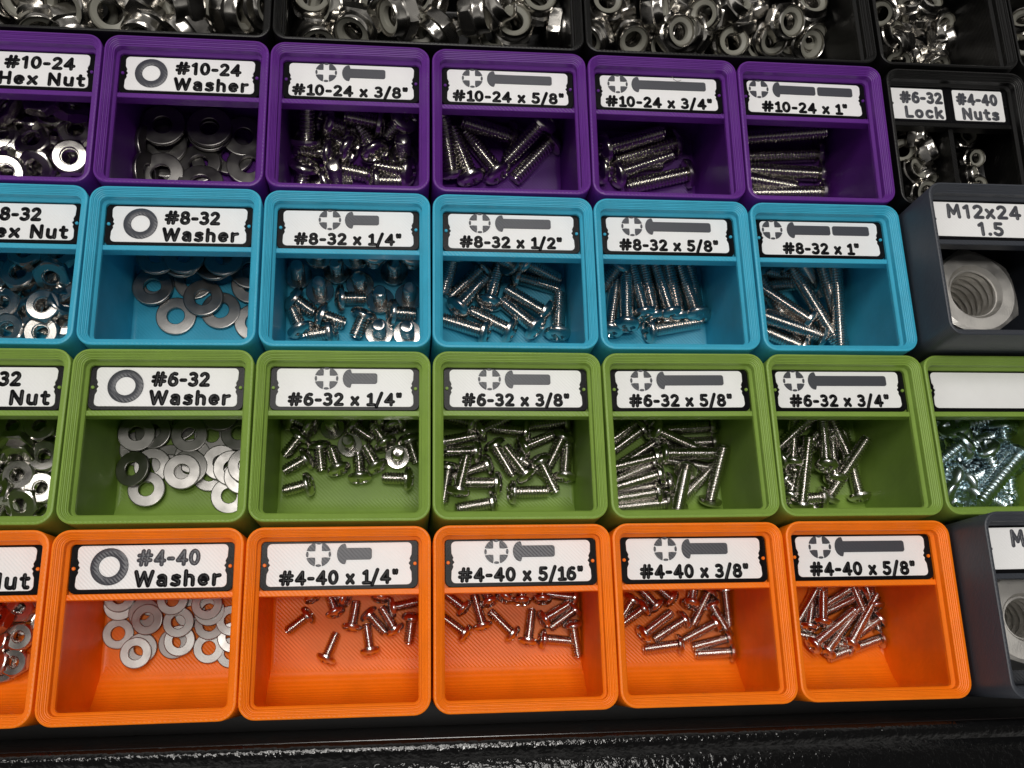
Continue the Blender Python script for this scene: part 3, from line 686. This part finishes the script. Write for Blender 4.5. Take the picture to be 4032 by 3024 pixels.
# ---- washers: x, y, lift, lean right, lean back
W10 = washer_mesh('flat_washer', 12.7, 5.4, 1.2, WASH); W8 = washer_mesh('flat_washer', 11.0, 4.7, 1.1, WASH); W6 = washer_mesh('flat_washer', 9.5, 3.9, 0.9, WASH); W4 = washer_mesh('flat_washer', 7.7, 3.4, 0.8, WASH)
flat_items((0, 1), 'flat_washer', [('', W10)], 'z1', [(1275, 1145, 4.2, .03, -.05), (1290, 1100, 2.9, 0, 0), (1250, 1375, 5.2, 0, -.05), (1575, 1300, 2.6, -.05, .05), (1590, 1450, 4.4, .05, .22), (1660, 1000, 3.6, 0, .02), (1660, 1030, 2.3, 0, 0), (1930, 1080, 2.4, .1, 0), (1830, 1230, 1.1, 0, 0),
    (1970, 1310, 2.4, .06, 0), (1280, 980, 1.2, 0, 0), (960, 1160, 1, .93, 0), (965, 1370, 1, .93, -.05), (1480, 1150, 0, 0, 0), (1450, 1330, 1.2, 0, 0), (1250, 1250, 1.4, 0, 0)], 1.2, 'washer', 6.35)
flat_items((1, 1), 'flat_washer', [('', W8)], 'c1', [(650, 990, 1.6, .02, .02), (920, 1300, 0, 0, 0), (1205, 1105, 1.2, -.03, .02), (1390, 1240, 0, 0, 0), (1110, 930, 0, 0, 0), (980, 680, 2.0, 0, .03), (1325, 715, 2.2, 0, .05), (1700, 820, 2.2, .08, 0), (1710, 970, 1.0, .03, 0), (1760, 1365, 0, 0, 0), (720, 640, 1.0, 0, 0), (690, 960, 0, 0, 0), (1010, 640, .9, 0, 0), (1420, 660, .9, 0, 0)], 1.1, 'washer', 5.5)
flat_items((2, 1), 'flat_washer', [('', W6)], 'z9', [(1070, 775, 2.2, .12, .02), (1270, 760, 1.2, -.05, 0), (1390, 840, 0, 0, 0), (1570, 785, 1.8, .03, .03), (1760, 790, .9, 0, 0), (1980, 770, 1.6, -.05, 0), (1830, 610, 2.6, 0, 0), (1045, 1065, 2.0, -.28, .05), (1265, 1040, 1.2, .05, 0), (1215, 1235, 1.6, .02, .06),
    (1510, 1090, 2.8, 0, .01), (1570, 1050, 1.9, 0, 0), (1740, 1110, 0, 0, 0), (1830, 1015, 1.2, .05, -.05), (1920, 1060, 2.2, .1, -.04), (2010, 1130, 3.0, .1, 0), (1900, 1290, .2, .05, -.1), (1410, 1010, .8, 0, 0), (2040, 1040, 3.6, .1, 0), (1490, 690, 0, 0, 0), (1130, 900, 0, 0, 0), (1600, 960, 1.0, 0, 0)], 0.9, 'washer', 4.75)
flat_items((3, 1), 'flat_washer', [('', W4)], 'z13', [(760, 535, 1.7, 0, 0), (757, 590, .8, .04, -.05), (737, 777, 0, 0, 0), (967, 683, 1.8, 0, 0), (945, 640, .9, 0, 0), (892, 903, 1.7, 0, .03), (928, 872, .8, 0, 0), (1132, 553, 2.5, 0, 0), (1172, 700, 1.7, .03, .03), (1180, 822, .9, .03, 0), (1143, 840, 0, 0, 0), (1360, 583, 2.4, .05, .06),
    (1378, 715, 1.2, 0, 0), (1372, 870, .2, 0, 0), (1375, 625, 1.6, 0, 0), (1520, 690, 1.4, .05, 0), (1530, 800, .6, .1, 0), (1520, 900, .1, 0, 0), (1000, 560, 0, 0, 0), (1250, 640, 0, 0, 0)], 0.8, 'washer', 3.85)

# ---- hexagon nuts
N10 = nut_mesh('hex_nut', 9.5, 3.2, 2.35, POLISH, 1.0); N8 = nut_mesh('hex_nut', 8.7, 3.1, 2.05, POLISH, .8); N6 = nut_mesh('hex_nut', 7.9, 2.75, 1.72, POLISH, .8); N4 = nut_mesh('hex_nut', 6.35, 2.4, 1.4, POLISH, .64)
flat_items((0, 0), 'hex_nut', [('', N10)], 'z1', [(245, 890, 8, .1, .15), (265, 1120, 7.5, -.05, .05), (600, 1030, 7, .1, -.1), (560, 1250, 9, .1, -.15), (20, 1085, 7, -.1, 0), (60, 1240, 6, .2, -.2), (290, 1330, 6, -.1, -.55), (60, 850, 7, -.6, .2), (560, 870, 6, .3, .6), (40, 1370, 8, .3, -.3), (430, 1060, 4, .3, .3), (150, 1000, 3.5, 0, 0),
    (430, 1300, 3.5, .1, 0), (430, 880, 4, 0, 0), (160, 1400, 3, 0, .2), (-80, 950, 5, 0, .1), (-100, 1250, 5, 0, .1), (650, 1150, 3, 0, 0), (330, 780, 4, 0, .2)], 3.2, 'hex nut', 4.75)
flat_items((1, 0), 'hex_nut', [('', N8)], 'z5', [(160, 840, 6, .05, .05), (430, 850, 4, .1, -.75), (490, 955, 3, .1, 0), (365, 1110, 6, .05, -.02), (240, 1160, 3, -.1, .1), (30, 1090, 3.5, 0, 0), (70, 1310, 4, -.1, 0), (350, 1330, 3.5, .05, -.1), (530, 1230, 1, .3, -.1), (220, 650, 6, 0, .1), (480, 670, 5.5, .1, .1), (530, 1080, 2, .6, .3), (200, 1000, 0.2, 0, 0),
    (430, 1240, 0, 0, 0), (330, 960, 0, 0, 0), (30, 950, 1, .3, 0), (-100, 1000, 3, 0, .1), (-90, 1220, 3, 0, .1), (-60, 850, 4, .3, .1), (380, 760, 1, 0, 0), (150, 1220, 0, 0, 0)], 3.1, 'hex nut', 4.35)
flat_items((2, 0), 'hex_nut', [('', N6)], 'z9', [(120, 720, 5, 0, .08), (340, 715, 5, .04, .08), (130, 870, 4, .0, -.8), (150, 955, 3.5, -.05, -.8), (375, 965, 5, 0, 0), (160, 1125, 5, -.04, 0), (345, 1230, 5, .03, .03), (185, 1360, 4, -.1, -.35), (10, 1260, 3, -.5, .1), (0, 900, 4, -.4, .2), (330, 1400, 1, .2, -.3), (30, 1420, 3, .2, -.3), (260, 1080, 1, 0, 0),
    (260, 1290, 1, 0, 0), (250, 840, 1, 0, 0), (40, 1050, 1, 0, 0), (-100, 1000, 3, 0, 0), (-90, 1200, 3, 0, 0), (-80, 1380, 3, 0, 0), (420, 1110, 1, 0, 0), (90, 1200, 0, 0, 0), (430, 830, 1, .1, 0)], 2.75, 'hex nut', 3.95)
flat_items((3, 0), 'hex_nut', [('', N4)], 'z13', [(135, 615, 2.6, .05, .1), (130, 797, 2.4, .05, 0), (95, 965, 2.2, 0, 0), (5, 690, 3, -.5, .4), (-20, 820, 2.5, -.3, .1), (40, 570, 3, 0, .1), (-20, 960, 1.5, -.3, .1), (70, 890, 0, 0, 0), (70, 700, 0, 0, 0), (10, 890, .3, 0, 0), (170, 700, 0, .1, 0), (20, 1010, 0, 0, 0), (-60, 880, 2, 0, .1), (190, 560, .5, 0, 0), (-80, 700, 2, 0, 0)], 2.4, 'hex nut', 3.2)
BINS['m12']['ramp'] = False; BINS['m10']['ramp'] = False
def big(key, AF, L, hole, P, ang, words):
    b_ = nut_mesh('coupling_nut', AF, L, hole, COARSE, 2.6)
    o = obj('coupling_nut', b_); o.location = Vector(P)*S; o.rotation_euler = (-0.02, 0.01, math.radians(ang)); tag(o, words, 'nut')
zb = BINS['m12']['z']+FLOOR-14
big('m12', 24.0, 32, 6.9, (148.8, BINS['m12']['y']-1.2, zb+16), 4, 'big dull steel coupling nut standing upright in the M12x24 bin')
zb = BINS['m10']['z']+FLOOR-14
big('m10', 22.0, 32, 5.2, (146.5, BINS['m10']['y']-3.0, zb+16), 12, 'dull steel coupling nut cut off by the right edge, in the front right grey bin')

# ---- nylon insert lock nuts
for k in ('b1', 'b2', 'b3', 'b4', 'b5'): BINS[k]['ramp'] = False
def locks(key, AF, crop, data, kindw='lock nut'):
    # many of the loose nuts lie on their flats
    every = {'b1': 2, 'b2': 2, 'b3': 3, 'b4': 3}.get(key)
    if every: data = [(t[0], t[1], t[2], RR.choice((-.8, .7, .3)), RR.uniform(-.8, -.3)) if i % every == 1 and math.hypot(t[3], t[4]) < .45 else t for i, t in enumerate(data)]
    body, ins = LKM.setdefault(AF, lock_meshes(AF, POLISH))
    flat_items(key, 'lock_nut', [('lock_nut_body', body), ('nylon_insert', ins)], crop, data, 0.0, kindw, AF*.55)
LKM = {}
locks('b1', 14.3, 'z1', [(80, 130, 10, .1, -.1), (330, 150, 8, .2, -.9), (560, 150, 8, .3, -.95), (870, 130, 11, .05, -.25), (1200, 160, 8, -.2, -.95), (1590, 170, 9, .05, -.1), (1760, 70, 8, .9, -.3), (640, 30, 12, -.3, -.7), (1060, 60, 12, .6, .5), (1540, -10, 14, .1, -.3), (1980, 60, 6, .8, -.3), (200, 10, 12, .3, -.5), (420, 40, 10, -.5, .3), (-80, 60, 9, .4, .3), (1330, 30, 9, -.6, .3), (760, 60, 3, .1, .2), (1760, 220, 3, .1, .2)])
locks('b2', 12.7, 'z2', [(350, 50, 14, 0, -.15), (300, 190, 8, .2, -.9), (530, 70, 12, -.7, -.3), (520, 215, 5, .3, -.8), (660, 140, 12, -.3, -.85), (960, 80, 14, .1, -.1), (1000, 190, 7, .2, -.5), (1190, 165, 8, 0, .3), (1310, 100, 13, .9, -.1), (1440, 70, 13, .75, .05), (1600, 190, 9, 0, -.2), (1270, 235, 4, .2, -.8), (1750, 40, 12, .05, -.15), (1840, 180, 7, .95, -.2), (810, 215, 4, .1, -.2), (730, 30, 11, .3, -.6), (1110, 40, 9, -.6, -.2),
    (1450, 200, 3, .3, -.6), (880, 140, 5, -.5, .2), (420, 120, 5, -.4, -.2), (1700, 110, 4, .3, .1), (1540, 20, 9, .4, .5)])
locks('b3', 11.1, 'z3', [(145, 70, 15, .05, -.2), (110, 270, 9, -.6, -.7), (350, 270, 7, .1, -.8), (480, 90, 14, .85, -.15), (680, 270, 12, .02, -.2), (910, 290, 8, -.8, -.2), (1000, 130, 12, -.6, -.4), (1130, 60, 15, .55, .0), (1140, 370, 7, -.05, -.35), (1210, 230, 9, -.1, .5), (1540, 180, 13, .02, -.1), (1420, 290, 6, .2, -.7), (1740, 90, 11, .05, 0), (1790, 240, 6, .3, -.8), (1700, 340, 5, .3, -.6), (1850, 400, 2, .3, -.2), (280, 110, 9, -.3, .4),
    (820, 150, 6, .4, .2), (560, 380, 4, .2, -.5), (1330, 100, 8, -.4, .4), (1560, 350, 3, .1, -.4), (720, 60, 8, .3, .4), (250, 190, 5, .3, .3), (1000, 400, 2, -.3, -.4), (1280, 380, 2, .3, -.4), (60, 400, 3, .3, -.3)])
locks('b4', 9.5, 'z4', [(590, 330, 9, .35, -.1), (735, 330, 9, .1, -.25), (800, 120, 8, -.4, .4), (960, 280, 7, .7, -.3), (1100, 360, 6, .8, .1), (690, 460, 5, -.3, -.8), (960, 490, 4, .1, -.85), (600, 120, 8, -.7, -.4), (690, 220, 8, .3, .5), (880, 90, 5, .2, .2), (1090, 190, 5, .2, -.3), (1010, 420, 4, .6, -.5), (850, 230, 5, -.3, .3), (850, 420, 2, .2, .2), (620, 260, 3, .1, .2)])
locks('b5', 9.5, 'z4', [(1720, 240, 7, -.5, .2), (1710, 360, 5, -.4, -.5), (1760, 300, 5, .3, .2)])
BINS['lock'].update(ramp=False, fl=-21.8)
def sub(key, new, x0, x1):
    B = dict(BINS[key]); B['x'] = (x0+x1)/2; B['hx'] = (x1-x0)/2+WALL; BINS[new] = B
bx0 = BINS['lock']['x']
sub('lock', 'lock6', bx0-19.5, bx0-.7); sub('lock', 'lock4', bx0+.7, bx0+19.5)
locks('lock6', 7.94, 'z4', [(780, 1110, 6, .8, -.3), (865, 1260, 7, .75, .2), (720, 1070, 3, -.3, .2), (740, 1260, 3, -.5, -.2), (765, 1430, 5, .35, 0), (880, 1420, 2, .3, -.85), (860, 1560, 3, .1, -.5), (900, 1490, 0, .3, -.6)])
locks('lock4', 6.35, 'z4', [(1222, 1150, 2.5, -.05, -.05), (1275, 1305, 2, .1, -.35), (1225, 1450, 1.5, .6, -.1), (1295, 1520, 1, .1, -.4)])

# ---- labels: each fastener is told apart by its pose and its place in its own bin
ORD = ['first', 'second', 'third', 'fourth', 'fifth', 'sixth', 'seventh', 'eighth', 'ninth', 'tenth', 'eleventh', 'twelfth', 'thirteenth']
NAMES = {0: ['hex nut', 'washer', 'three-eighths', 'five-eighths', 'three-quarter', 'one-inch'], 1: ['hex nut', 'washer', 'quarter-inch', 'half-inch', 'five-eighths', 'one-inch'],
         2: ['hex nut', 'washer', 'quarter-inch', 'three-eighths', 'five-eighths', 'three-quarter'], 3: ['hex nut', 'washer', 'quarter-inch', 'five-sixteenths', 'three-eighths', 'five-eighths']}
SHORT = {'zinc': 'blank labelled green bin', 'b1': 'black bin behind purple washer bin', 'b2': 'black bin behind purple three-eighths', 'b3': 'black bin behind purple one-inch', 'b4': 'narrow black back bin',
         'b5': 'far right back bin', 'lock6': 'divided bin, Lock half', 'lock4': 'divided bin, Nuts half'}
for r in range(4):
    for c in range(6): SHORT[(r, c)] = CN[r]+' '+NAMES[r][c]+' bin'
for key in {i[1] for i in ITEMS}:
    its = sorted((i for i in ITEMS if i[1] == key), key=lambda i: i[5])
    n = len(its); nb = 1 if n < 7 else (2 if n < 13 else 3)
    for bi in range(nb):
        band = sorted(its[bi*n//nb:(bi+1)*n//nb], key=lambda i: i[4])
        where = {1: [''], 2: ['back half of ', 'front half of '], 3: ['back of ', 'middle of ', 'front of ']}[nb][bi]
        for k, (o, _, kw, pose, _, _) in enumerate(band):
            pos = 'leftmost' if k == 0 else ('rightmost' if k == len(band)-1 else ORD[k]+' from left')
            tag(o, '%s %s, %s in %s%s' % (kw, pose, pos, where, SHORT[key]), kw.split()[-1], '%ss in the %s' % (kw, SHORT[key]))

# ---- a strand of lint on one label
b = MB(); pts = [(-1.6, 1.9, 0), (-.9, .9, .35), (-.3, -.4, .3), (.5, -1.1, .5), (1.3, -.9, .35), (2.0, -.3, .2)]
cv = []
for k in range(len(pts)-1):
    for q in range(4):
        t = q/4; cv.append(tuple(pts[k][i]*(1-t)+pts[k+1][i]*t for i in range(3)))
rr = 0.07
b.ring_stack([[(x+rr*math.cos(a), y+rr*math.sin(a)*.7, z+rr*math.sin(a)) for a in (0, 1.57, 3.14, 4.71)] for x, y, z in cv], True, True)
o = obj('lint_strand', b.mesh('lint_strand', mat('grey_lint', (0.35, 0.33, 0.31), 0.8))); o.location = Vector((at(2655, 310, -4.3)))*S
tag(o, 'tiny curled strand of grey lint on the label of the purple three-quarter bin', 'lint')
